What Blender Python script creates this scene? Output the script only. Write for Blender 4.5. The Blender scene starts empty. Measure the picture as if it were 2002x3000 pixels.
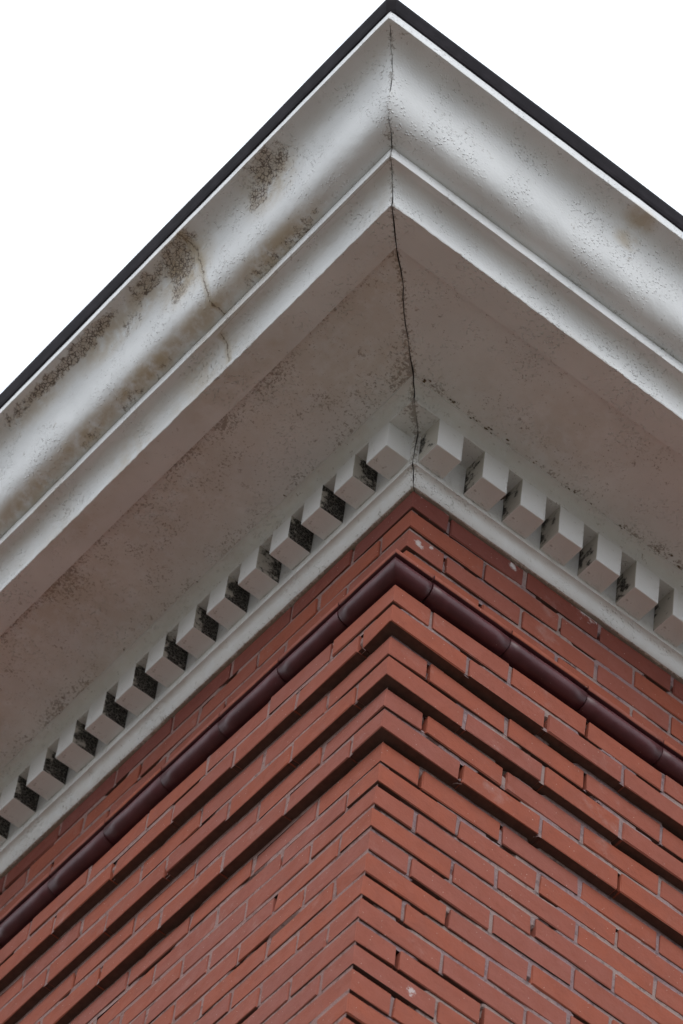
import bpy, bmesh, math, random
from mathutils import Vector, Matrix, noise

random.seed(7)
S = bpy.context.scene
COL = S.collection
R = math.radians

# ------------------------------------------------------------------ camera
# The wall corner (face of the plain wall, top of the eighth course) is the origin of
# all building coordinates; it stands H0 above the ground.  The right-hand face runs
# along +x, the left-hand face along +y.
H0 = 9.322
CAM = Vector((-3.46668, -5.27773, -7.72190))
YAW, PITCH, ROLL = R(31.909), R(53.4925), R(8.8156)
FPX, PW, PH = 14508.15, 2002.0, 3000.0
fw = Vector((math.sin(YAW) * math.cos(PITCH), math.cos(YAW) * math.cos(PITCH), math.sin(PITCH)))
rt0 = Vector((math.cos(YAW), -math.sin(YAW), 0))
up0 = rt0.cross(fw)
rt = rt0 * math.cos(ROLL) + up0 * math.sin(ROLL)
up = -rt0 * math.sin(ROLL) + up0 * math.cos(ROLL)
cd = bpy.data.cameras.new('camera')
cam = bpy.data.objects.new('camera', cd)
COL.objects.link(cam)
cam.matrix_world = Matrix(((rt.x, up.x, -fw.x, CAM.x), (rt.y, up.y, -fw.y, CAM.y),
                           (rt.z, up.z, -fw.z, CAM.z + H0), (0, 0, 0, 1)))
cd.sensor_fit = 'VERTICAL'
cd.sensor_height = 36.0
cd.sensor_width = 24.0
cd.lens = FPX / PH * 36.0
cd.clip_start = 0.1
cd.clip_end = 8000
cd.dof.use_dof = True
cd.dof.focus_distance = 10.3
cd.dof.aperture_fstop = 6.3
S.camera = cam

# ------------------------------------------------------------------ sky, sun, exposure
SUN_VEC = Vector((-0.42, -0.68, 0.60)).normalized()
world = bpy.data.worlds.new('World')
S.world = world
world.use_nodes = True
wn, wl = world.node_tree.nodes, world.node_tree.links
wn.clear()
sky = wn.new('ShaderNodeTexSky')
sky.sky_type = 'NISHITA'
sky.sun_disc = False
sky.sun_elevation = math.asin(SUN_VEC.z)
sky.sun_rotation = math.atan2(SUN_VEC.x, SUN_VEC.y)
sky.dust_density = 4.0
hs = wn.new('ShaderNodeHueSaturation')
hs.inputs['Saturation'].default_value = 0.25
ov = wn.new('ShaderNodeMix')
ov.data_type = 'RGBA'
ov.inputs[0].default_value = 0.90            # closed white cloud deck over the blue
ov.inputs[7].default_value = (10.4, 11.1, 12.0, 1)
bg = wn.new('ShaderNodeBackground')
bg.inputs[1].default_value = 0.132
wo = wn.new('ShaderNodeOutputWorld')
wl.new(sky.outputs[0], hs.inputs['Color'])
wl.new(hs.outputs[0], ov.inputs[6])
wl.new(ov.outputs[2], bg.inputs[0])
wl.new(bg.outputs[0], wo.inputs[0])

sd = bpy.data.lights.new('sun', 'SUN')
sd.energy = 0.9
sd.angle = R(30)
sd.color = (1.0, 0.97, 0.93)
sun = bpy.data.objects.new('sun', sd)
COL.objects.link(sun)
sun.location = (-20, -60, 80)
sun.rotation_euler = SUN_VEC.to_track_quat('Z', 'Y').to_euler()

S.view_settings.view_transform = 'Standard'
S.view_settings.look = 'None'
S.view_settings.exposure = 0.0
S.view_settings.gamma = 1.0
S.view_settings.use_curve_mapping = False
S.cycles.max_bounces = 5
S.cycles.diffuse_bounces = 4
S.cycles.adaptive_threshold = 0.02
S.cycles.use_denoising = True


# ------------------------------------------------------------------ material helpers
class NT:
    def __init__(self, name):
        self.m = bpy.data.materials.new(name)
        self.m.use_nodes = True
        self.n = self.m.node_tree.nodes
        self.l = self.m.node_tree.links
        self.b = self.n['Principled BSDF']

    def put(self, sock, v):
        if isinstance(v, bpy.types.NodeSocket):
            self.l.new(v, sock)
        elif isinstance(v, (tuple, list)) and len(v) == 3 and sock.type == 'RGBA':
            sock.default_value = (*v, 1)
        else:
            sock.default_value = v

    def pos(self):
        return self.n.new('ShaderNodeNewGeometry').outputs['Position']

    def objco(self):
        return self.n.new('ShaderNodeTexCoord').outputs['Object']

    def rnd(self):
        return self.n.new('ShaderNodeObjectInfo').outputs['Random']

    def attr(self, name, vec=False):
        a = self.n.new('ShaderNodeAttribute')
        a.attribute_name = name
        return a.outputs['Vector' if vec else 'Fac']

    def mapping(self, v, loc=(0, 0, 0), scale=(1, 1, 1)):
        m = self.n.new('ShaderNodeMapping')
        self.put(m.inputs[0], v)
        m.inputs['Location'].default_value = loc
        m.inputs['Scale'].default_value = scale
        return m.outputs[0]

    def noise(self, v, scale, detail=3, rough=0.55, dist=0.0):
        t = self.n.new('ShaderNodeTexNoise')
        self.put(t.inputs['Vector'], v)
        t.inputs['Scale'].default_value = scale
        t.inputs['Detail'].default_value = detail
        t.inputs['Roughness'].default_value = rough
        t.inputs['Distortion'].default_value = dist
        return t.outputs['Fac']

    def vor(self, v, scale, feature='F1', rand=1.0):
        t = self.n.new('ShaderNodeTexVoronoi')
        t.feature = feature
        self.put(t.inputs['Vector'], v)
        t.inputs['Scale'].default_value = scale
        t.inputs['Randomness'].default_value = rand
        return t.outputs['Distance']

    def ramp(self, x, a, b, lo=0.0, hi=1.0):
        t = self.n.new('ShaderNodeMapRange')
        t.interpolation_type = 'SMOOTHSTEP'
        self.put(t.inputs[0], x)
        t.inputs[1].default_value = a
        t.inputs[2].default_value = b
        t.inputs[3].default_value = lo
        t.inputs[4].default_value = hi
        return t.outputs[0]

    def math(self, op, a, b=0.0):
        t = self.n.new('ShaderNodeMath')
        t.operation = op
        self.put(t.inputs[0], a)
        self.put(t.inputs[1], b)
        return t.outputs[0]

    def mix(self, f, a, b, mode='MIX'):
        t = self.n.new('ShaderNodeMix')
        t.data_type = 'RGBA'
        t.blend_type = mode
        self.put(t.inputs[0], f)
        self.put(t.inputs[6], a)
        self.put(t.inputs[7], b)
        return t.outputs[2]

    def bump(self, h, strength, dist, prev=None):
        t = self.n.new('ShaderNodeBump')
        t.inputs['Strength'].default_value = strength
        t.inputs['Distance'].default_value = dist
        self.put(t.inputs['Height'], h)
        if prev is not None:
            self.l.new(prev, t.inputs['Normal'])
        return t.outputs[0]

    def warp(self, v, scale, amount):
        t = self.n.new('ShaderNodeTexNoise')
        self.put(t.inputs['Vector'], v)
        t.inputs['Scale'].default_value = scale
        s = self.n.new('ShaderNodeVectorMath')
        s.operation = 'SUBTRACT'
        self.l.new(t.outputs['Color'], s.inputs[0])
        s.inputs[1].default_value = (.5, .5, .5)
        k = self.n.new('ShaderNodeVectorMath')
        k.operation = 'SCALE'
        self.l.new(s.outputs[0], k.inputs[0])
        k.inputs['Scale'].default_value = amount
        a = self.n.new('ShaderNodeVectorMath')
        a.operation = 'ADD'
        self.put(a.inputs[0], v)
        self.l.new(k.outputs[0], a.inputs[1])
        return a.outputs[0]

    def done(self, col, rough=0.6, normal=None, spec=0.4):
        self.put(self.b.inputs['Base Color'], col)
        self.put(self.b.inputs['Roughness'], rough)
        self.b.inputs['Specular IOR Level'].default_value = spec
        if normal is not None:
            self.l.new(normal, self.b.inputs['Normal'])
        return self.m


def mat_paint():
    """old white gloss paint on sheet metal and timber: blisters, crazing, rust and mould"""
    t = NT('white_cornice_paint')
    p = t.objco()
    big = t.noise(p, 6, 3)
    col = t.mix(t.ramp(big, .35, .7), (.74, .745, .75), (.81, .815, .82))
    # mould flecks, driven by where damp sits
    wp = t.warp(p, 60, .012)
    sp = t.noise(wp, 150, 3, .7)
    sp2 = t.noise(p, 16, 2, .6)
    gr = t.attr('grime')
    lvl = t.math('ADD', t.math('MULTIPLY', sp, .72), t.math('MULTIPLY', sp2, .28))
    thr = t.math('ADD', lvl, t.math('MULTIPLY', gr, .20))
    col = t.mix(t.ramp(thr, .63, .72, 0, .62), col, (.15, .115, .085))
    # fly specks
    pin = t.vor(p, 13)
    pm = t.ramp(t.noise(p, 5, 1), .52, .6)
    col = t.mix(t.math('MULTIPLY', t.ramp(pin, .020, .042, .8, 0), pm), col, (.06, .05, .04))
    # rust-coloured wash and crazed (alligatored) brown paint
    st = t.attr('stain')
    oc = t.attr('ochre')
    ocn = t.noise(p, 26, 3, .65)
    ocm = t.math('MULTIPLY', oc, t.ramp(ocn, .24, .62))
    col = t.mix(t.math('MULTIPLY', ocm, .78), col, (.44, .325, .175))
    cw = t.warp(p, 55, .014)
    cell = t.vor(cw, 125, 'DISTANCE_TO_EDGE')
    thick = t.ramp(t.noise(p, 75, 2), .3, .75, .03, .26)
    lines = t.math('SUBTRACT', 1.0, t.math('MINIMUM', t.math('DIVIDE', cell, thick), 1.0))
    stn = t.noise(t.warp(p, 30, .03), 38, 4, .7)
    stm = t.ramp(t.math('ADD', st, t.math('MULTIPLY', t.math('SUBTRACT', stn, .5), 2.7)), .34, .85)
    col = t.mix(t.math('MULTIPLY', stm, .42), col, (.36, .245, .14))
    col = t.mix(t.math('MULTIPLY', t.math('POWER', t.math('MULTIPLY', stm, lines), .6), .92), col, (.062, .034, .020))
    # one old run of rust along a crack in the paint
    cl = t.math('ABSOLUTE', t.math('ADD', t.attr('crackline'), t.math('MULTIPLY', t.math('SUBTRACT', t.noise(p, 60, 3), .5), .016)))
    col = t.mix(t.ramp(cl, .002, .016, .45, 0), col, (.42, .32, .18))
    clb = t.math('ADD', cl, t.math('MULTIPLY', t.math('SUBTRACT', t.noise(p, 130, 3, .7), .45), .010))
    col = t.mix(t.ramp(clb, .0006, .0034, .75, 0), col, (.12, .075, .042))
    # relief: blistered paint, brush drag
    bl = t.vor(t.warp(p, 90, .008), 135)
    blm = t.ramp(t.noise(t.mapping(p, (3, 1, 2)), 9, 3), .44, .60)
    h1 = t.math('MULTIPLY', t.ramp(bl, .05, .40, 1, 0), blm)
    hh = t.math('ADD', t.math('MULTIPLY', h1, .0025), t.math('MULTIPLY', t.noise(p, 170, 2), .0007))
    hh = t.math('ADD', hh, t.math('MULTIPLY', t.noise(p, 13, 2), .005))
    hh = t.math('SUBTRACT', hh, t.math('MULTIPLY', t.math('MULTIPLY', stm, lines), .0008))
    return t.done(col, .40, t.bump(hh, .85, 1.0), .45)


def mat_mould():
    """dentil cheeks where black moulds have eaten the paint; right-hand ones hold dirt and painted shade"""
    t = NT('mouldy_shaded_dentil_cheek')
    p = t.objco()
    r = t.rnd()
    off = t.n.new('ShaderNodeCombineXYZ')
    for i in range(3):
        t.put(off.inputs[i], t.math('MULTIPLY', r, 3.0 + 2.3 * i))
    a = t.n.new('ShaderNodeVectorMath')
    a.operation = 'ADD'
    t.l.new(p, a.inputs[0])
    t.l.new(off.outputs[0], a.inputs[1])
    q = a.outputs[0]
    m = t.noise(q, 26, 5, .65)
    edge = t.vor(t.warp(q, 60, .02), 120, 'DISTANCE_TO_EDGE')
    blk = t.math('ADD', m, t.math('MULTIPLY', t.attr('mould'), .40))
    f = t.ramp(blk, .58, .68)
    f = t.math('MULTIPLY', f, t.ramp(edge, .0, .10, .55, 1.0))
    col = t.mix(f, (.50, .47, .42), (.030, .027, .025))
    return t.done(col, .7, t.bump(m, .5, .003), .2)


SPLASH = [(.0122, -.018, .730, .013), (.0180, -.018, .722, .009), (.1431, 0, -.590, .016), (.045, -.018, .742, .008)]
SPRAY = [(.4666, -.018, .909, .040), (.440, -.018, .915, .026), (.2635, -.018, .878, .012), (.0741, -.018, .888, .008), (.66, -.018, .898, .012), (.0, -.012, .892, .010)]


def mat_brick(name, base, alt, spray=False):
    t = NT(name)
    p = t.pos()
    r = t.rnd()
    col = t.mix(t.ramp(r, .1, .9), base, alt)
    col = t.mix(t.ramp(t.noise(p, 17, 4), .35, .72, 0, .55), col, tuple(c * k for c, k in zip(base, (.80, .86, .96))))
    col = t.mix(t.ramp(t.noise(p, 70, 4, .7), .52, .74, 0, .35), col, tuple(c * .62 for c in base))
    # mortar smear and lime specks
    col = t.mix(t.ramp(t.noise(p, 9, 5, .7), .58, .78, 0, .30), col, (.44, .33, .31))
    sp = t.vor(p, 62)
    col = t.mix(t.ramp(sp, .035, .075, .75, 0), col, (.62, .52, .47))
    # old splashes of white paint and lime
    for (x, y, z, r) in (SPRAY if spray else SPLASH):
        dv = t.n.new('ShaderNodeVectorMath')
        dv.operation = 'DISTANCE'
        t.l.new(p, dv.inputs[0])
        dv.inputs[1].default_value = (x, y, z + H0)
        q = t.math('ADD', dv.outputs['Value'], t.math('MULTIPLY', t.math('SUBTRACT', t.noise(p, 75, 4, .75), .5), r * 3.6))
        col = t.mix(t.ramp(q, r * .15, r * .9, .75, 0), col, (.66, .66, .66) if spray else (.55, .50, .49))
    n = t.bump(t.noise(p, 160, 4, .65), .35, .002)
    n = t.bump(t.noise(p, 30, 3), .45, .004, n)
    return t.done(col, t.ramp(t.noise(p, 25, 2), .3, .7, .66, .82), n, .20)


def mat_mortar(name, a, b):
    t = NT(name)
    p = t.pos()
    col = t.mix(t.ramp(t.noise(p, 7, 3), .38, .62), a, b)
    col = t.mix(t.ramp(t.noise(p, 320, 3, .7), .50, .72, 0, .45), col, (.48, .40, .41))
    col = t.mix(t.ramp(t.noise(p, 60, 4, .7), .50, .68, 0, .7), col, tuple(c * .45 for c in a))
    n = t.bump(t.noise(p, 350, 3, .7), .7, .002)
    return t.done(col, .9, n, .15)


def mat_glaze():
    t = NT('maroon_painted_brick')
    p = t.pos()
    col = t.mix(t.ramp(t.noise(p, 14, 3), .35, .7), (.072, .017, .022), (.100, .025, .031))
    col = t.mix(t.ramp(t.vor(p, 50), .03, .07, .6, 0), col, (.30, .22, .20))
    n = t.bump(t.noise(p, 45, 3), .25, .003)
    return t.done(col, t.ramp(t.noise(p, 30, 3), .3, .7, .33, .46), n, .42)


def mat_wall_far():
    """brick pattern for the parts of the building far outside the view"""
    t = NT('distant_brickwork')
    p = t.objco()
    sep = t.n.new('ShaderNodeSeparateXYZ')
    t.l.new(p, sep.inputs[0])
    cmb = t.n.new('ShaderNodeCombineXYZ')
    t.put(cmb.inputs[0], t.math('ADD', sep.outputs[0], sep.outputs[1]))
    t.put(cmb.inputs[1], sep.outputs[2])
    br = t.n.new('ShaderNodeTexBrick')
    t.l.new(cmb.outputs[0], br.inputs['Vector'])
    br.inputs['Color1'].default_value = (.36, .125, .085, 1)
    br.inputs['Color2'].default_value = (.33, .12, .09, 1)
    br.inputs['Mortar'].default_value = (.32, .24, .24, 1)
    br.inputs['Scale'].default_value = 1.0
    br.inputs['Mortar Size'].default_value = .0045
    br.inputs['Brick Width'].default_value = .2125
    br.inputs['Row Height'].default_value = .0692
    return t.done(br.outputs[0], .75, t.bump(br.outputs['Fac'], .5, -.004), .3)


def mat_flashing():
    t = NT('dark_roof_edge_metal')
    p = t.objco()
    col = t.mix(t.ramp(t.noise(p, 18, 4), .4, .7), (.018, .015, .019), (.030, .025, .031))
    col = t.mix(t.ramp(t.noise(t.mapping(p, (0, 0, 0), (1, 1, 3)), 16, 4, .6), .70, .73, 0, .5), col, (.16, .16, .15))
    return t.done(col, .65, t.bump(t.noise(p, 30, 3), .3, .004), .15)


def mat_plain(name, a, b, scale, rough=.85, bump=.01):
    t = NT(name)
    p = t.pos()
    n = t.noise(p, scale, 5, .6)
    return t.done(t.mix(t.ramp(n, .3, .7), a, b), rough, t.bump(n, .4, bump), .25)


M_PAINT = mat_paint()
M_MOULD = mat_mould()
M_BRICK = mat_brick('red_brick', (.312, .086, .050), (.278, .090, .066))
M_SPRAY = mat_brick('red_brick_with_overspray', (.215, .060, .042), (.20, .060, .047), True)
M_BED = mat_plain('bare_brick_underside_shade', (.095, .050, .042), (.125, .066, .054), 60, .9, .002)  # bare brick, darkened with painted underside shade
M_MORTAR = mat_mortar('purplish_mortar', (.255, .170, .176), (.305, .220, .200))
M_MORTAR_L = mat_mortar('grey_pink_mortar', (.275, .158, .140), (.31, .195, .175))
M_GLAZE = mat_glaze()
M_FAR = mat_wall_far()
M_FLASH = mat_flashing()
M_ROOF = mat_plain('grey_roofing_felt', (.10, .10, .10), (.15, .145, .14), 12)
M_GROUND = mat_plain('brick_paved_ground', (.098, .088, .068), (.124, .111, .086), 3)
M_PATH = mat_plain('concrete_pavement', (.12, .105, .093), (.15, .13, .115), 5)
M_DIRT = mat_plain('brown_cobweb_dirt', (.11, .078, .045), (.19, .14, .085), 200, .95, .001)
M_SILK = mat_plain('brown_cocoon_silk', (.045, .030, .022), (.075, .050, .035), 300, .9, .001)


# ------------------------------------------------------------------ object helpers
def link(o, parent=None, z=H0):
    COL.objects.link(o)
    if parent is not None:
        o.parent = parent
    return o


def mesh_obj(name, verts, faces, mats, parent=None, loc=(0, 0, 0), smooth=False, fmat=None, attrs=None):
    me = bpy.data.meshes.new(name)
    me.from_pydata(verts, [], faces)
    for m in mats:
        me.materials.append(m)
    if fmat is not None:
        me.polygons.foreach_set('material_index', fmat)
    if smooth:
        me.polygons.foreach_set('use_smooth', [True] * len(faces))
    for k, vals in (attrs or {}).items():
        a = me.attributes.new(k, 'FLOAT', 'POINT')
        a.data.foreach_set('value', vals)
    me.update()
    o = bpy.data.objects.new(name, me)
    o.location = loc
    return link(o, parent)


def nz(x, y=0.0, z=0.0):
    return noise.noise(Vector((x, y, z)))


def fbm(x, y=0.0, z=0.0, o=4):
    return noise.fractal(Vector((x, y, z)), 1.0, 2.0, o)


# ------------------------------------------------------------------ the setting
def sheet(name, x0, y0, x1, y1, z, m, n=1):
    vs = [(x0 + (x1 - x0) * i / n, y0 + (y1 - y0) * j / n, z) for j in range(n + 1) for i in range(n + 1)]
    fs = [(j * (n + 1) + i, j * (n + 1) + i + 1, (j + 1) * (n + 1) + i + 1, (j + 1) * (n + 1) + i) for j in range(n) for i in range(n)]
    o = mesh_obj(name, vs, fs, [m])
    o['kind'] = 'structure'
    return o


sheet('ground', -3000, -3000, 3000, 3000, 0.0, M_GROUND, 8)
pv, pf = [], []
for (x0, y0, x1, y1) in ((-2.2, -2.2, 9.0, 0.0), (-2.2, 0.0, 0.0, 14.0)):
    b = len(pv)
    for z in (0.0, 0.13):
        pv += [(x0, y0, z), (x1, y0, z), (x1, y1, z), (x0, y1, z)]
    pf += [(b + 4, b + 5, b + 6, b + 7), (b, b + 1, b + 5, b + 4), (b + 1, b + 2, b + 6, b + 5), (b + 2, b + 3, b + 7, b + 6), (b + 3, b, b + 4, b + 7)]
pav = mesh_obj('pavement', pv, pf, [M_PATH])
pav['kind'] = 'structure'

# ------------------------------------------------------------------ the building
bld = bpy.data.objects.new('brick_building', None)
link(bld)
bld['label'] = 'red brick building corner with corbelled courses under a white dentilled cornice'
bld['category'] = 'building'
LX, LY = 9.0, 14.0
OFF = (0, 0, H0)

PITCHZ, BH, BL, BD, JT = .0692, .0572, .2025, .0985, .010


def level(k):
    if k >= 7:
        return 0.0
    return {6: .022, 5: .022, 4: .041, 3: .041, 2: .062, 1: .062}.get(k, .018)


def zb(k):
    return (7 - k) * PITCHZ + .0012


def project(P):
    v = Vector(P) - CAM
    return PW / 2 + FPX * v.dot(rt) / v.dot(fw), PH / 2 - FPX * v.dot(up) / v.dot(fw)


# ---- wall: solid core, the plain part far from the view, and the mortar between the bricks
vv, ff, fm = [], [], []


def add_box(x0, y0, z0, x1, y1, z1, mi):
    b = len(vv)
    for z in (z0, z1):
        vv.extend([(x0, y0, z), (x1, y0, z), (x1, y1, z), (x0, y1, z)])
    ff.extend([(b, b + 3, b + 2, b + 1), (b + 4, b + 5, b + 6, b + 7), (b, b + 1, b + 5, b + 4), (b + 1, b + 2, b + 6, b + 5), (b + 2, b + 3, b + 7, b + 6), (b + 3, b, b + 4, b + 7)])
    fm.extend([mi] * 6)


REACH, ZLOW = 3.2, zb(36) - .004
add_box(0, 0, -H0, LX, LY, ZLOW, 1)                      # storeys below
add_box(.03, .03, ZLOW, LX - .02, LY - .02, 1.34, 0)     # core behind the bricks
add_box(REACH + .1, -.001, ZLOW + .002, LX, .02, 1.0, 1)  # plain wall further along
add_box(-.001, REACH + .1, ZLOW + .002, .02, LY, 1.0, 1)


def side_pt(side, u, d, z):
    return (u, -d, z) if side else (-d, u, z)


def recess(side, u, z):
    if side:
        r = .0026 + .0022 * nz(u * 9, z * 9, 3.1) + .0008 * nz(u * 70, z * 70, 1.0)
        r += .0052 * max(0.0, 1 - max(u, 0) / .45) * (.75 + .6 * nz(u * 6, z * 23, 2.7))
        deep = fbm(u * 5.5 + 7, z * 31, 5.2, 3) + max(0.0, .40 - 1.1 * max(u, 0)) * (1.0 if z < .02 else .75)
        if .47 < z < .9:
            deep -= .1
        if deep > .33:
            r += min(1.0, (deep - .33) / .08) * .018
        return r
    r = .0018 + .0012 * nz(u * 9, z * 9, 9.1) + .0005 * nz(u * 70, z * 70, 4.0)
    if -.1 < z < .9:
        r += .0040 * max(0.0, 1 - max(u, 0) / .25)
    deep = fbm(u * 4 + 2, z * 29, 8.2, 3)
    if .12 < z < .9:
        deep += .06 + max(0.0, .3 - .9 * max(u, 0))
    if deep > .43:
        r += min(1.0, (deep - .43) / .08) * .007
    return r


def strip(side, k_d, u0, u1, z0, z1, nu, nzv, mi):
    b = len(vv)
    for j in range(nzv + 1):
        z = z0 + (z1 - z0) * j / nzv
        for i in range(nu + 1):
            u = u0 + (u1 - u0) * i / nu
            r = recess(side, u, (z0 + z1) / 2 + (z - (z0 + z1) / 2) * .4)
            r = max(.0004, r)
            cup = .0006 if nzv > 1 and 0 < j < nzv else 0.0
            uu = max(u, -k_d + r * .9)
            vv.append(side_pt(side, uu, k_d - r - cup, z))
    for j in range(nzv):
        for i in range(nu):
            q = b + j * (nu + 1) + i
            f = (q, q + 1, q + nu + 2, q + nu + 1)
            ff.append(f if side else f[::-1])
            fm.append(mi)


KMIN, KMAX = -5, 35


def perps(k, side):
    """positions, from the corner arris, of the vertical joints of a course"""
    first = BD if (k % 2 != 0) == bool(side) else BL
    out, x = [], first
    while x < REACH + .1:
        out.append(x)
        x += BL + JT
    return out


for side in (0, 1):
    mi = 2 if side == 0 else 0
    for k in range(KMIN, KMAX + 1):
        d = level(k)
        dd = min(d, level(k + 1))
        z1 = zb(k) + .0015
        z0 = zb(k + 1) + BH - .0015
        if k == 0:
            continue
        strip(side, dd, -dd, 1.7, z0, z1, 230, 2, mi)
        strip(side, dd, 1.7, REACH + .1, z0, z1, 20, 1, mi)
        for x in perps(k, side):
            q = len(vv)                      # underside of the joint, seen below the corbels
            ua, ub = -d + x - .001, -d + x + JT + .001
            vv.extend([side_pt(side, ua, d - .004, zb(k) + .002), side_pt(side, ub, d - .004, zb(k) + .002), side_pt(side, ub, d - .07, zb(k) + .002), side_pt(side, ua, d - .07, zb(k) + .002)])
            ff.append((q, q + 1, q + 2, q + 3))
            fm.append(3)  # joint underside takes the same shade-darkened colour as the bed faces
            strip(side, d, -d + x - .003, -d + x + JT + .003, zb(k) - .001, zb(k) + BH + .001, 2, 6, mi)
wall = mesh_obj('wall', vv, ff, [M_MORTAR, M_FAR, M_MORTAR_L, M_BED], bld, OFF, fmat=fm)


# ---- bricks
def brick_mesh(name, lx, ly, lz, seed, mat):
    rn = random.Random(seed)
    bm = bmesh.new()
    bmesh.ops.create_cube(bm, size=1.0)
    for v in bm.verts:
        v.co = Vector((v.co.x * lx, v.co.y * ly, v.co.z * lz))
    bmesh.ops.bevel(bm, geom=bm.edges[:], offset=rn.uniform(.0012, .0024), segments=1, affect='EDGES', profile=.5)
    for v in bm.verts:
        v.co += Vector((rn.uniform(-1, 1), rn.uniform(-1, 1), rn.uniform(-1, 1))) * .0011
    # a chipped corner now and then
    if rn.random() < .55:
        c = Vector((rn.choice((-1, 1)) * lx / 2, rn.choice((-1, 1)) * ly / 2, rn.choice((-1, 1)) * lz / 2))
        for v in bm.verts:
            if (v.co - c).length < .012:
                v.co += (-c).normalized() * rn.uniform(.002, .006)
    me = bpy.data.meshes.new(name)
    bm.to_mesh(me)
    bm.free()
    me.materials.append(mat)
    me.materials.append(M_BED)          # bare bed faces; shade under the corbels is put into their colour
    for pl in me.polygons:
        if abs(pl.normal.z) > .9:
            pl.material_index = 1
    return me


V_X = [brick_mesh('brick', BL, BD, BH, 10 + i, M_BRICK) for i in range(14)]
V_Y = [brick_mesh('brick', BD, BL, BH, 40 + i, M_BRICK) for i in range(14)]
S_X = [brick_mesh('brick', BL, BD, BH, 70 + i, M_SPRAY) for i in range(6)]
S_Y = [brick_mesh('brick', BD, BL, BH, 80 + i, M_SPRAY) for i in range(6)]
stuff_v, stuff_f, stuff_m = [], [], []
n_single = 0


def in_view(c):
    for dx in (-.1, 0, .1):
        for dy in (-.1, 0, .1):
            q = project((c[0] + dx, c[1] + dy, c[2]))
            if -60 < q[0] < PW + 60 and -60 < q[1] < PH + 60:
                return True
    return False


def put_brick(k, x0, y0, lx, ly):
    global n_single
    rn = random.Random((k * 977 + int(x0 * 1000) * 31 + int(y0 * 1000) * 17) & 0xffffff)
    c = [x0 + lx / 2, y0 + ly / 2, zb(k) + BH / 2]
    c[0] += rn.uniform(-.0011, .0011)
    c[1] += rn.uniform(-.0011, .0011)
    c[2] += rn.uniform(-.0009, .0009)
    along_x = lx > ly
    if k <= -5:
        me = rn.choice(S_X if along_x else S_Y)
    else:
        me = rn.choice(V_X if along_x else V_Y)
    rot = (rn.uniform(-.004, .004), rn.uniform(-.004, .004), rn.uniform(-.006, .006))
    if in_view(c) and k > -4 or (in_view(c) and k <= -4 and k >= -5):
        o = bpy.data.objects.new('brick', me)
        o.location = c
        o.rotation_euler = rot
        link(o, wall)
        n_single += 1
    else:
        b = len(stuff_v)
        mtx = Matrix.Translation(c)
        stuff_v.extend([tuple(mtx @ v.co) for v in me.vertices])
        stuff_f.extend([tuple(b + i for i in p.vertices) for p in me.polygons])
        stuff_m.extend([p.material_index for p in me.polygons])


for k in range(KMIN, KMAX + 1):
    if k == 0:
        continue
    d = level(k)
    if k % 2 != 0:
        put_brick(k, -d, -d, BD, BL)
    else:
        put_brick(k, -d, -d, BL, BD)
    for x in perps(k, 1):
        put_brick(k, -d + x + JT, -d, BL, BD)
    for y in perps(k, 0):
        put_brick(k, -d, -d + y + JT, BD, BL)
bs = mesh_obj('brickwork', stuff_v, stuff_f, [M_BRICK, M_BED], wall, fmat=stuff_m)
bs['kind'] = 'stuff'
print('single bricks', n_single)

# ---- string course of moulded bricks (fillet over a roll)
ROLL = [(.020, .5455), (.080, .5458), (.0885, .5445), (.0900, .5425), (.0898, .5335), (.0885, .5315), (.0835, .5312)]
NF = len(ROLL) - 2
for i in range(13):
    a = R(72 - i * (162 / 12))
    ROLL.append((.0635 + .0255 * math.cos(a), .5085 + .0245 * math.sin(a)))
ROLL.append((.020, .4838))


def sweep_piece(name, side, u0, u1, miter0, parent, n=6, seed=0):
    vs, fs, mm = [], [], []
    P = len(ROLL)
    for i in range(n + 1):
        for (d, h) in ROLL:
            s = -d if miter0 else u0
            u = s + (u1 - s) * i / n
            w = .0007 * nz(u * 20, h * 30, seed)
            vs.append(side_pt(side, u, d + w, h + w))
    for i in range(n):
        for j in range(P - 1):
            f = (i * P + j, i * P + j + 1, (i + 1) * P + j + 1, (i + 1) * P + j)
            fs.append(f if side else f[::-1])
            mm.append(0 if j < NF else 1)
    if not miter0:
        f = tuple(range(P))
        fs.append(f[::-1] if side else f)
        mm.append(1)
    f = tuple(n * P + j for j in range(P))
    fs.append(f if side else f[::-1])
    mm.append(1)
    return vs, fs, mm


bed_v = []
course = mesh_obj('string_course',
                  [side_pt(s, u, d, z) for s in (1, 0) for u in (-.03, REACH) for (d, z) in ((.05, .482), (.05, .5440))],
                  [(0, 1, 3, 2), (4, 6, 7, 5)], [M_MORTAR], bld, OFF)
# corner piece turns the corner
a = sweep_piece('moulded_brick', 1, 0, .012, True, None)
b_ = sweep_piece('moulded_brick', 0, 0, .100, True, None)
vs = a[0] + b_[0]
fs = a[1] + [tuple(i + len(a[0]) for i in f) for f in b_[1]]


def roll_piece(vs, fs, mm):
    o = mesh_obj('moulded_brick', vs, fs, [M_BRICK, M_GLAZE], course, fmat=mm)
    for pl in o.data.polygons:
        pl.use_smooth = len(pl.vertices) == 4
    return o


roll_piece(vs, fs, a[2] + b_[2])
for side, start, ln in ((1, .0155, .2125), (0, .1035, .2035)):
    u, i = start, 0
    while u < REACH:
        vs, fs, mm = sweep_piece('moulded_brick', side, u, u + ln - (.0018 if side else .0012), False, None, 5, seed=i * 3.7 + side)
        o = roll_piece(vs, fs, mm)
        rn = random.Random(i * 7 + side)
        w = rn.uniform(-.0010, .0010) * (1 if side else .4)
        o.location = (0, w, rn.uniform(-.001, .001)) if side else (w, 0, rn.uniform(-.001, .001))
        u += ln
        i += 1


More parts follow.
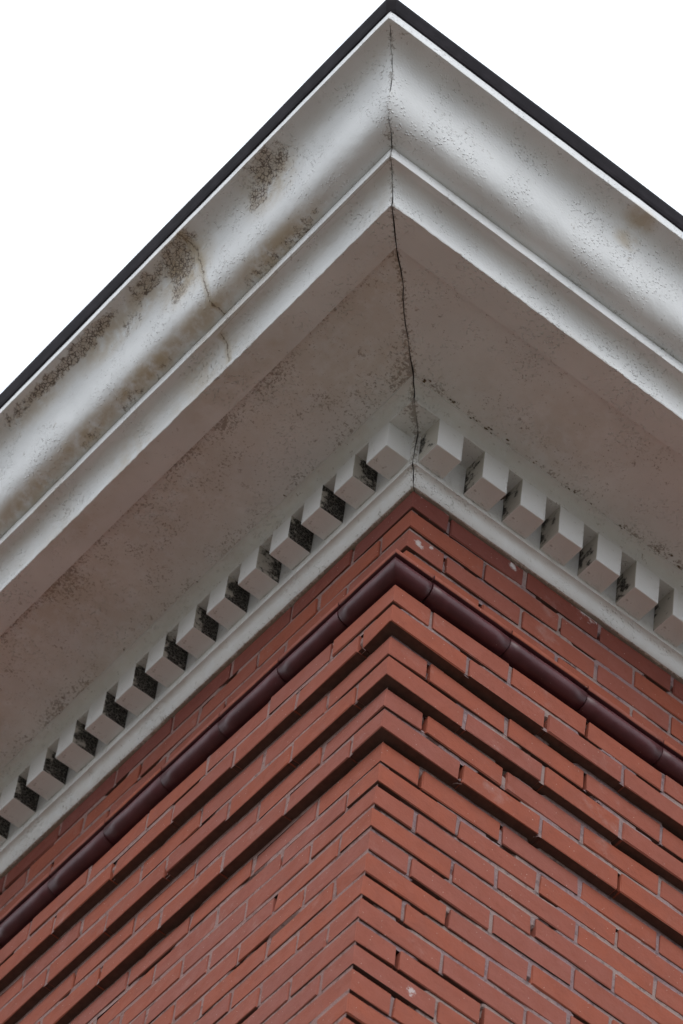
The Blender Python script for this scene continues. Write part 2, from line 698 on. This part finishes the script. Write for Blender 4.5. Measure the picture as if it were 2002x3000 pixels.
# ---- cornice
core = mesh_obj('cornice', [], [], [M_ROOF], bld, OFF)
me = core.data
cv = []
for z in (1.075, 1.34):
    cv += [(-.36, -.36, z), (LX, -.36, z), (LX, LY, z), (-.36, LY, z)]
me.from_pydata(cv, [], [(0, 3, 2, 1), (4, 5, 6, 7), (0, 1, 5, 4), (1, 2, 6, 5), (2, 3, 7, 6), (3, 0, 4, 7)])
me.update()


def run(name, side, prof, masks=None, gap=.003, step=.011, fine=2.4, vpar=None):
    """a mitred moulding along one face; prof = [(projection, height)]"""
    L = LX if side else LY
    P = len(prof)
    offs, u = [], 0.0
    while u < fine:
        offs.append(u)
        u += step
    offs += [fine + (L - fine) * (i / 8) ** 1.5 for i in range(9)]
    vs, st, oc, gr, cl = [], [], [], [], []
    arc = [0.0]
    for i in range(1, P):
        arc.append(arc[-1] + math.dist(prof[i], prof[i - 1]))
    for i, o in enumerate(offs):
        for j, (d, h) in enumerate(prof):
            wob = .0012 * nz(o * 2.2 - d, h * 3, 11 + 5 * side) + .0006 * nz((o - d) * 14, h * 9 + d * 9, 2 + side)
            s = -d
            if .455 < d < .4632:
                wob += .0014 * nz((o - d) * 60, side, 6.1) + .0012 * nz((o - d) * 21, side, 1.1)
            if i == 0:
                c = .0055 * nz(h * 14, d * 14, 4.4) + .0034 * nz(h * 60, d * 60, 1.4)
                g = gap * (.5 + .75 * nz(h * 13, d * 15, 8.8) + .45 * nz(h * 75, d * 75, 5.8))
                s += (c if side else -c) + max(.0006, g)
                wob -= .001
            u = s + o
            vs.append(side_pt(side, u, d + wob, h + wob * .6))
            v = vpar[j] if vpar else arc[j] / arc[-1]
            m = masks(u, v, d, h) if masks else (0, 0, 0, .1)
            # grime gathers at the cracked mitre
            mit = max(0.0, 1 - (u + d) / .02)
            st.append(m[0])
            oc.append(m[1])
            gr.append(m[2] + .8 * mit)
            cl.append(m[3])
    fs = []
    for i in range(len(offs) - 1):
        for j in range(P - 1):
            f = (i * P + j, (i + 1) * P + j, (i + 1) * P + j + 1, i * P + j + 1)
            fs.append(f if side else f[::-1])
    o = mesh_obj(name, vs, fs, [M_PAINT], core, attrs={'stain': st, 'ochre': oc, 'grime': gr, 'crackline': cl})
    # smooth inside curves, hard at arrises
    hard = set()
    for j in range(1, P - 1):
        a = Vector((prof[j][0] - prof[j - 1][0], prof[j][1] - prof[j - 1][1]))
        b = Vector((prof[j + 1][0] - prof[j][0], prof[j + 1][1] - prof[j][1]))
        if a.angle(b) > R(32):
            hard.add(j)
    o.data.polygons.foreach_set('use_smooth', [True] * len(fs))
    if hard:
        at = o.data.attributes.new('sharp_edge', 'BOOLEAN', 'EDGE')
        vals = [False] * len(o.data.edges)
        for e in o.data.edges:
            p, q = e.vertices
            if p % P == q % P and p % P in hard:
                vals[e.index] = True
        at.data.foreach_set('value', vals)
    o.data.update()
    return o


def ell(u, v, cu, cv_, ru, rv):
    return max(0.0, 1 - math.hypot((u - cu) / ru, (v - cv_) / rv))


# stains on the crown, as (along the run, up the curve, reach along, reach up, strength)
L_STAIN = [(-.215, .86, .075, .22, 1.0), (-.150, .70, .060, .16, .95), (.115, .82, .060, .26, 1.0), (.085, .93, .07, .12, .8),
           (.135, .55, .04, .18, .7), (.215, .90, .09, .12, .75), (.40, .93, .10, .09, .9), (.455, .91, .10, .10, 1.0),
           (.56, .91, .11, .08, .95), (.68, .92, .09, .07, .8), (-.10, .04, .10, .07, .45), (-.22, .05, .10, .08, .5),
           (.26, .04, .06, .06, .4), (.36, .05, .08, .07, .45), (.52, .05, .08, .06, .5), (.30, .72, .05, .15, .45)]
L_OCHRE = [(-.20, .72, .12, .35, .7), (.11, .70, .12, .40, .9), (.25, .82, .16, .25, .6), (.38, .80, .14, .24, .7), (-.15, .08, .20, .16, .9),
           (.10, .10, .16, .16, .8), (.30, .10, .22, .14, 1.0), (.52, .09, .20, .14, .9), (.74, .08, .20, .14, .8), (.62, .86, .20, .2, .5)]


def crown_l(u, v, d, h):
    st = max((s * min(1, 1.7 * ell(u, v, a, b, c, e)) for a, b, c, e, s in L_STAIN), default=0)
    oc = max((s * min(1, 1.5 * ell(u, v, a, b, c, e)) for a, b, c, e, s in L_OCHRE), default=0)
    if v <= -.01:
        st *= .2
    x = .056 + .012 * nz(v * 5, 3.3) + .004 * nz(v * 23, 1.3) + (.02 * max(0, v - .75))
    return st, oc, .08, max(-.1, min(.1, u - x)) if v < 1.03 else .1


def crown_r(u, v, d, h):
    oc = max(min(1, 1.6 * ell(u, v, .055, .93, .05, .14)), min(1, 1.6 * ell(u, v, .052, .70, .045, .12)) * .9)
    return 0, oc * .8, .06 + .25 * max(0, 1 - v / .05), .1


def cove_l(u, v, d, h):
    cl = .1
    if .45 < v < .82:
        x = .072 + (.95 - v) * .05 + .01 * nz(v * 5, 7.3)
        cl = max(-.1, min(.1, u - x))
    oc = max(0.0, .75 * fbm(u * 3.1, v * 2, 3.3, 3) + .12)
    return 0, min(1, oc), .10, cl


def cove_r(u, v, d, h):
    return 0, max(0.0, .3 * fbm(u * 3.1, v * 2, 13.3, 3) - .05), .05, .1


def soffit_l(u, v, d, h):
    edge = max(0.0, 1 - (.386 - d) / .045)
    blot = max(0.0, fbm(u * 4, d * 7, 2.1, 4) + .15)
    inner = max(0.0, 1 - (d - .147) / .05)
    return 0, .22 + .30 * fbm(u * 3, d * 4, 8.1), .22 + .75 * edge * (.6 + .6 * nz(u * 9)) + .45 * blot + .25 * inner, .1


def soffit_r(u, v, d, h):
    inner = max(0.0, 1 - (d - .147) / .035)
    sp = max(0.0, nz(u * 21, d * 9, 3.0))
    return 0, .12 + .22 * fbm(u * 3, d * 4, 4.1), .18 + inner * (.35 + 1.2 * sp) + .3 * max(0, fbm(u * 4, d * 7, 6.1)), .1


def bed_l(u, v, d, h):
    rec = max(0.0, 1 - abs(h - 1.03) / .018)
    if d < .022:
        return 0, .5, 1.6 + 1.2 * nz(u * 6, 2), .1
    back = .5 if .05 < d < .06 and h > .935 else 0
    return 0, .16, .10 + .55 * rec * (.5 + nz(u * 15)) + back * .3 + .3 * max(0, 1 - (h - .888) / .02), .1


def bed_r(u, v, d, h):
    rec = max(0.0, 1 - abs(h - 1.03) / .012)
    if d < .022:
        return 0, .3, 1.7 + 1.8 * nz(u * 9, 5), .1
    out = max(0.0, 1 - (.152 - d) / .012)
    return 0, .10, .08 + .4 * rec * (.5 + nz(u * 15, 3)) + out * (.3 + 1.0 * max(0, nz(u * 19, 9))) + .25 * max(0, 1 - (h - .888) / .006), .1


BED = [(.004, .8912), (.0150, .8908), (.0200, .8902), (.0265, .8912), (.0315, .8965), (.0345, .9045), (.0360, .9120), (.0385, .9180), (.0430, .9230), (.0490, .9255), (.0525, .9262),
       (.0530, .9285), (.0530, .9500), (.0530, .9800), (.0530, 1.0180), (.0545, 1.0310), (.0600, 1.0325), (.0800, 1.0325), (.1000, 1.0325), (.1165, 1.0325), (.1180, 1.0345), (.1182, 1.0400), (.1200, 1.0465),
       (.1240, 1.0525), (.1300, 1.0575), (.1380, 1.0605), (.1450, 1.0610), (.1458, 1.0630), (.1500, 1.0632)]
SOF = [(.1480 + (.388 - .1480) * i / 22, 1.0628 - .0018 * i / 22) for i in range(23)]
COVE = [(.3860, 1.0640), (.3862, 1.0515), (.4050, 1.0512), (.4300, 1.0508), (.4560, 1.0504), (.4615, 1.0508), (.4630, 1.0530)]
for i in range(0, 13):
    a = R(90) * i / 12
    COVE.append((.4633 + .0445 * (1 - math.cos(a)), 1.0545 + .0608 * math.sin(a)))
COVE += [(.5170, 1.1145), (.5190, 1.1152), (.5197, 1.1168), (.5190, 1.1340), (.5172, 1.1505)]
CROWN, VP_ = [(.5100, 1.1512)], [-.02]
for i in range(37):
    t = i / 36
    b0, b1, b2, b3 = (1 - t) ** 3, 3 * t * (1 - t) ** 2, 3 * t * t * (1 - t), t ** 3
    CROWN.append((.5160 + .1530 * (.80 * b1 + .22 * b2 + b3), 1.1512 + .1718 * (b2 + b3)))
    VP_.append(t)
CROWN += [(.6700, 1.3236), (.6704, 1.3252), (.6685, 1.3420), (.6655, 1.3600), (.6400, 1.3640)]
VP_ += [1.01, 1.02, 1.06, 1.1, 1.2]

run('bed_moulding', 1, BED, bed_r, .0036)
run('bed_moulding', 0, BED, bed_l, .0036)
run('soffit_board', 1, SOF, soffit_r, .0042)
run('soffit_board', 0, SOF, soffit_l, .0042)
run('cove_moulding', 1, COVE, cove_r, .0031)
run('cove_moulding', 0, COVE, cove_l, .0031)
run('crown_moulding', 1, CROWN, crown_r, .0027, vpar=VP_)
run('crown_moulding', 0, CROWN, crown_l, .0027, step=.006, vpar=VP_)


# dentils
def dentil_mesh(side, w, zlow, mould, seed):
    rn = random.Random(seed)
    bm = bmesh.new()
    bmesh.ops.create_cube(bm, size=1.0)
    hz = 1.0345 - zlow
    dp = .0655
    for v in bm.verts:
        v.co = Vector((v.co.x * (w if side else dp), v.co.y * (dp if side else w), v.co.z * hz))
    bmesh.ops.bevel(bm, geom=bm.edges[:], offset=.0022, segments=2, affect='EDGES', profile=.6)
    bmesh.ops.subdivide_edges(bm, edges=[e for e in bm.edges if e.calc_length() > .03], cuts=5, use_grid_fill=True)
    for v in bm.verts:
        v.co += Vector((nz(v.co.x * 40 + seed, v.co.y * 40, v.co.z * 40), nz(v.co.y * 40, v.co.z * 40 + seed, v.co.x * 40), nz(v.co.z * 40, v.co.x * 40, seed))) * .0004
    me = bpy.data.meshes.new('dentil')
    bm.normal_update()
    for f in bm.faces:
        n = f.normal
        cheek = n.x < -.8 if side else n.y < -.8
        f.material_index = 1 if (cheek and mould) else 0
        f.smooth = max(abs(n.x), abs(n.y), abs(n.z)) < .97
    bm.to_mesh(me)
    bm.free()
    me.materials.append(M_PAINT)
    me.materials.append(M_MOULD)
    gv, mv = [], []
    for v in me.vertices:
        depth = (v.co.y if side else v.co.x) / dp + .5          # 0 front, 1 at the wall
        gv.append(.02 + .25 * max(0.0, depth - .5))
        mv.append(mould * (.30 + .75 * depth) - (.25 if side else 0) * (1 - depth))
    for nm, vals in (('grime', gv), ('mould', mv), ('crackline', [.1] * len(gv))):
        me.attributes.new(nm, 'FLOAT', 'POINT').data.foreach_set('value', vals)
    return me


R_DENT = [-.042, .086, .194, .302, .411, .521, .631] + [.741 + .110 * i for i in range(20)]
L_DENT = [.031, .146, .259, .371, .484] + [.5970 + .1122 * i for i in range(22)]
dm_r = [dentil_mesh(1, .069, .938, .36, i) for i in range(5)]  # cheeks greyed for dirt and for painted shade from the neighbouring dentil
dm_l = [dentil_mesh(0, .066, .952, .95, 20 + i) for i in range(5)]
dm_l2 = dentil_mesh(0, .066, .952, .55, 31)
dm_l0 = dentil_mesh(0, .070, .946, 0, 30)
for i, x in enumerate(R_DENT):
    o = bpy.data.objects.new('dentil', dm_r[(i * 3) % 5])
    o.location = (x + .0345, -.118 + .0655 / 2, (1.0345 + .938) / 2)
    o.rotation_euler = (random.uniform(-.01, .01), random.uniform(-.012, .012), random.uniform(-.012, .012))
    link(o, core)
for i, y in enumerate(L_DENT):
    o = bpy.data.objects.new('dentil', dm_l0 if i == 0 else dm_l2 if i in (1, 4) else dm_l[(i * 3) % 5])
    o.location = (-.118 + .0655 / 2, y - .033, (1.0345 + (.946 if i == 0 else .952)) / 2)
    o.rotation_euler = (random.uniform(-.012, .012), random.uniform(-.01, .01), random.uniform(-.012, .012))
    link(o, core)

# ---- roof edge: dark metal drip edge with a clipped corner, and the deck behind it
FL = [(.640, 1.3640), (.6600, 1.3630), (.6680, 1.3620), (.6695, 1.3630), (.6725, 1.3700), (.6790, 1.3900), (.6800, 1.3960), (.640, 1.4020), (.200, 1.4500)]
us = [LY, 6.0, 3.0] + [2.4 - .03 * i for i in range(103)]
path = []
for u in us:
    if u > -.60:
        path.append(('L', u))
path += [('LC', 0), ('RC', 0)]
for u in us[::-1]:
    if u > -.60:
        path.append(('R', min(u, LX)))
vs, fs = [], []
P = len(FL)
for i, (s, u) in enumerate(path):
    for j, (d, h) in enumerate(FL):
        w = .0010 * nz(u * 3, j, 3 if s[0] == 'L' else 8)
        c = .015
        if s == 'L':
            q = (-d - w, u, h + w)
        elif s == 'R':
            q = (u, -d - w, h + w)
        elif s == 'LC':
            q = (-d, -d + c, h)
        else:
            q = (-d + c, -d, h)
        vs.append(q)
for i in range(len(path) - 1):
    for j in range(P - 1):
        fs.append((i * P + j, (i + 1) * P + j, (i + 1) * P + j + 1, i * P + j + 1))
roof = mesh_obj('roof', [(-.62, -.62, 1.372), (LX, -.62, 1.372), (LX, LY, 1.372), (-.62, LY, 1.372), (LX / 2, 3.5, 2.1), (LX / 2, LY - 3.5, 2.1)],
                [(0, 3, 2, 1), (0, 1, 4), (1, 2, 5, 4), (2, 3, 5), (3, 0, 4, 5)], [M_ROOF], bld, OFF)
mesh_obj('drip_edge', vs, fs, [M_FLASH], roof)

# ------------------------------------------------------------------ a cocoon lodged beside a dentil
cv, cf = [], []
NS, NR = 14, 10
for i in range(NS + 1):
    t = i / NS
    rr = .0062 * math.sin(math.pi * min(1, max(.02, t))) ** .6 * (1 + .25 * nz(t * 5, 2.2))
    for j in range(NR):
        a = 2 * math.pi * j / NR
        k = 1 + .22 * nz(math.cos(a) * 2, math.sin(a) * 2, t * 7)
        cv.append(((t - .5) * .005 + rr * k * math.cos(a), rr * k * math.sin(a), (t - .5) * .024))
for i in range(NS):
    for j in range(NR):
        cf.append((i * NR + j, i * NR + (j + 1) % NR, (i + 1) * NR + (j + 1) % NR, (i + 1) * NR + j))
cf.append(tuple(range(NR))[::-1])
cf.append(tuple(NS * NR + j for j in range(NR)))
co = mesh_obj('insect_cocoon', cv, cf, [M_SILK], None, (.1618, -.090, .962 + H0), smooth=True)
co.rotation_euler = (.5, .5, .3)
co['label'] = 'tiny dark brown cocoon lodged in the gap between two white dentils'
co['category'] = 'cocoon'

# ---- cobweb and dirt clotted in the joint between soffit and bed moulding
dv_, df_ = [], []


def clot(c, r, seed):
    b = len(dv_)
    n, m = 5, 7
    for i in range(n + 1):
        a = math.pi * i / n
        for j in range(m):
            q = 2 * math.pi * j / m
            k = r * (1 + .7 * nz(math.cos(q) * 1.7 + seed, math.sin(q) * 1.7, a))
            dv_.append((c[0] + k * 1.5 * math.sin(a) * math.cos(q), c[1] + k * .8 * math.sin(a) * math.sin(q), c[2] + k * .45 * math.cos(a)))
    for i in range(n):
        for j in range(m):
            df_.append((b + i * m + j, b + i * m + (j + 1) % m, b + (i + 1) * m + (j + 1) % m, b + (i + 1) * m + j))


rn = random.Random(3)
for (x, y) in ((-.121, -.152), (-.118, -.160), (-.046, -.152), (.027, -.148), (.067, -.150), (.105, -.155), (.192, -.153), (.309, -.149), (.349, -.148),
               (.45, -.147), (.55, -.156), (.573, -.163), (.606, -.154), (.72, -.15), (.9, -.15)):
    for q in range(rn.randint(2, 5)):
        clot((x + rn.uniform(-.012, .012), y + rn.uniform(-.005, .004), 1.0615), rn.uniform(.0008, .0027), rn.uniform(0, 99))
for (y, x) in ((.30, -.150), (.62, -.149), (.88, -.151), (1.12, -.149), (1.3, -.150)):
    for q in range(2):
        clot((x + rn.uniform(-.003, .003), y + rn.uniform(-.01, .01), 1.0615), rn.uniform(.0008, .0018), rn.uniform(0, 99))
deb = mesh_obj('cobweb_dirt', dv_, df_, [M_DIRT], core, smooth=True)
deb['kind'] = 'stuff'
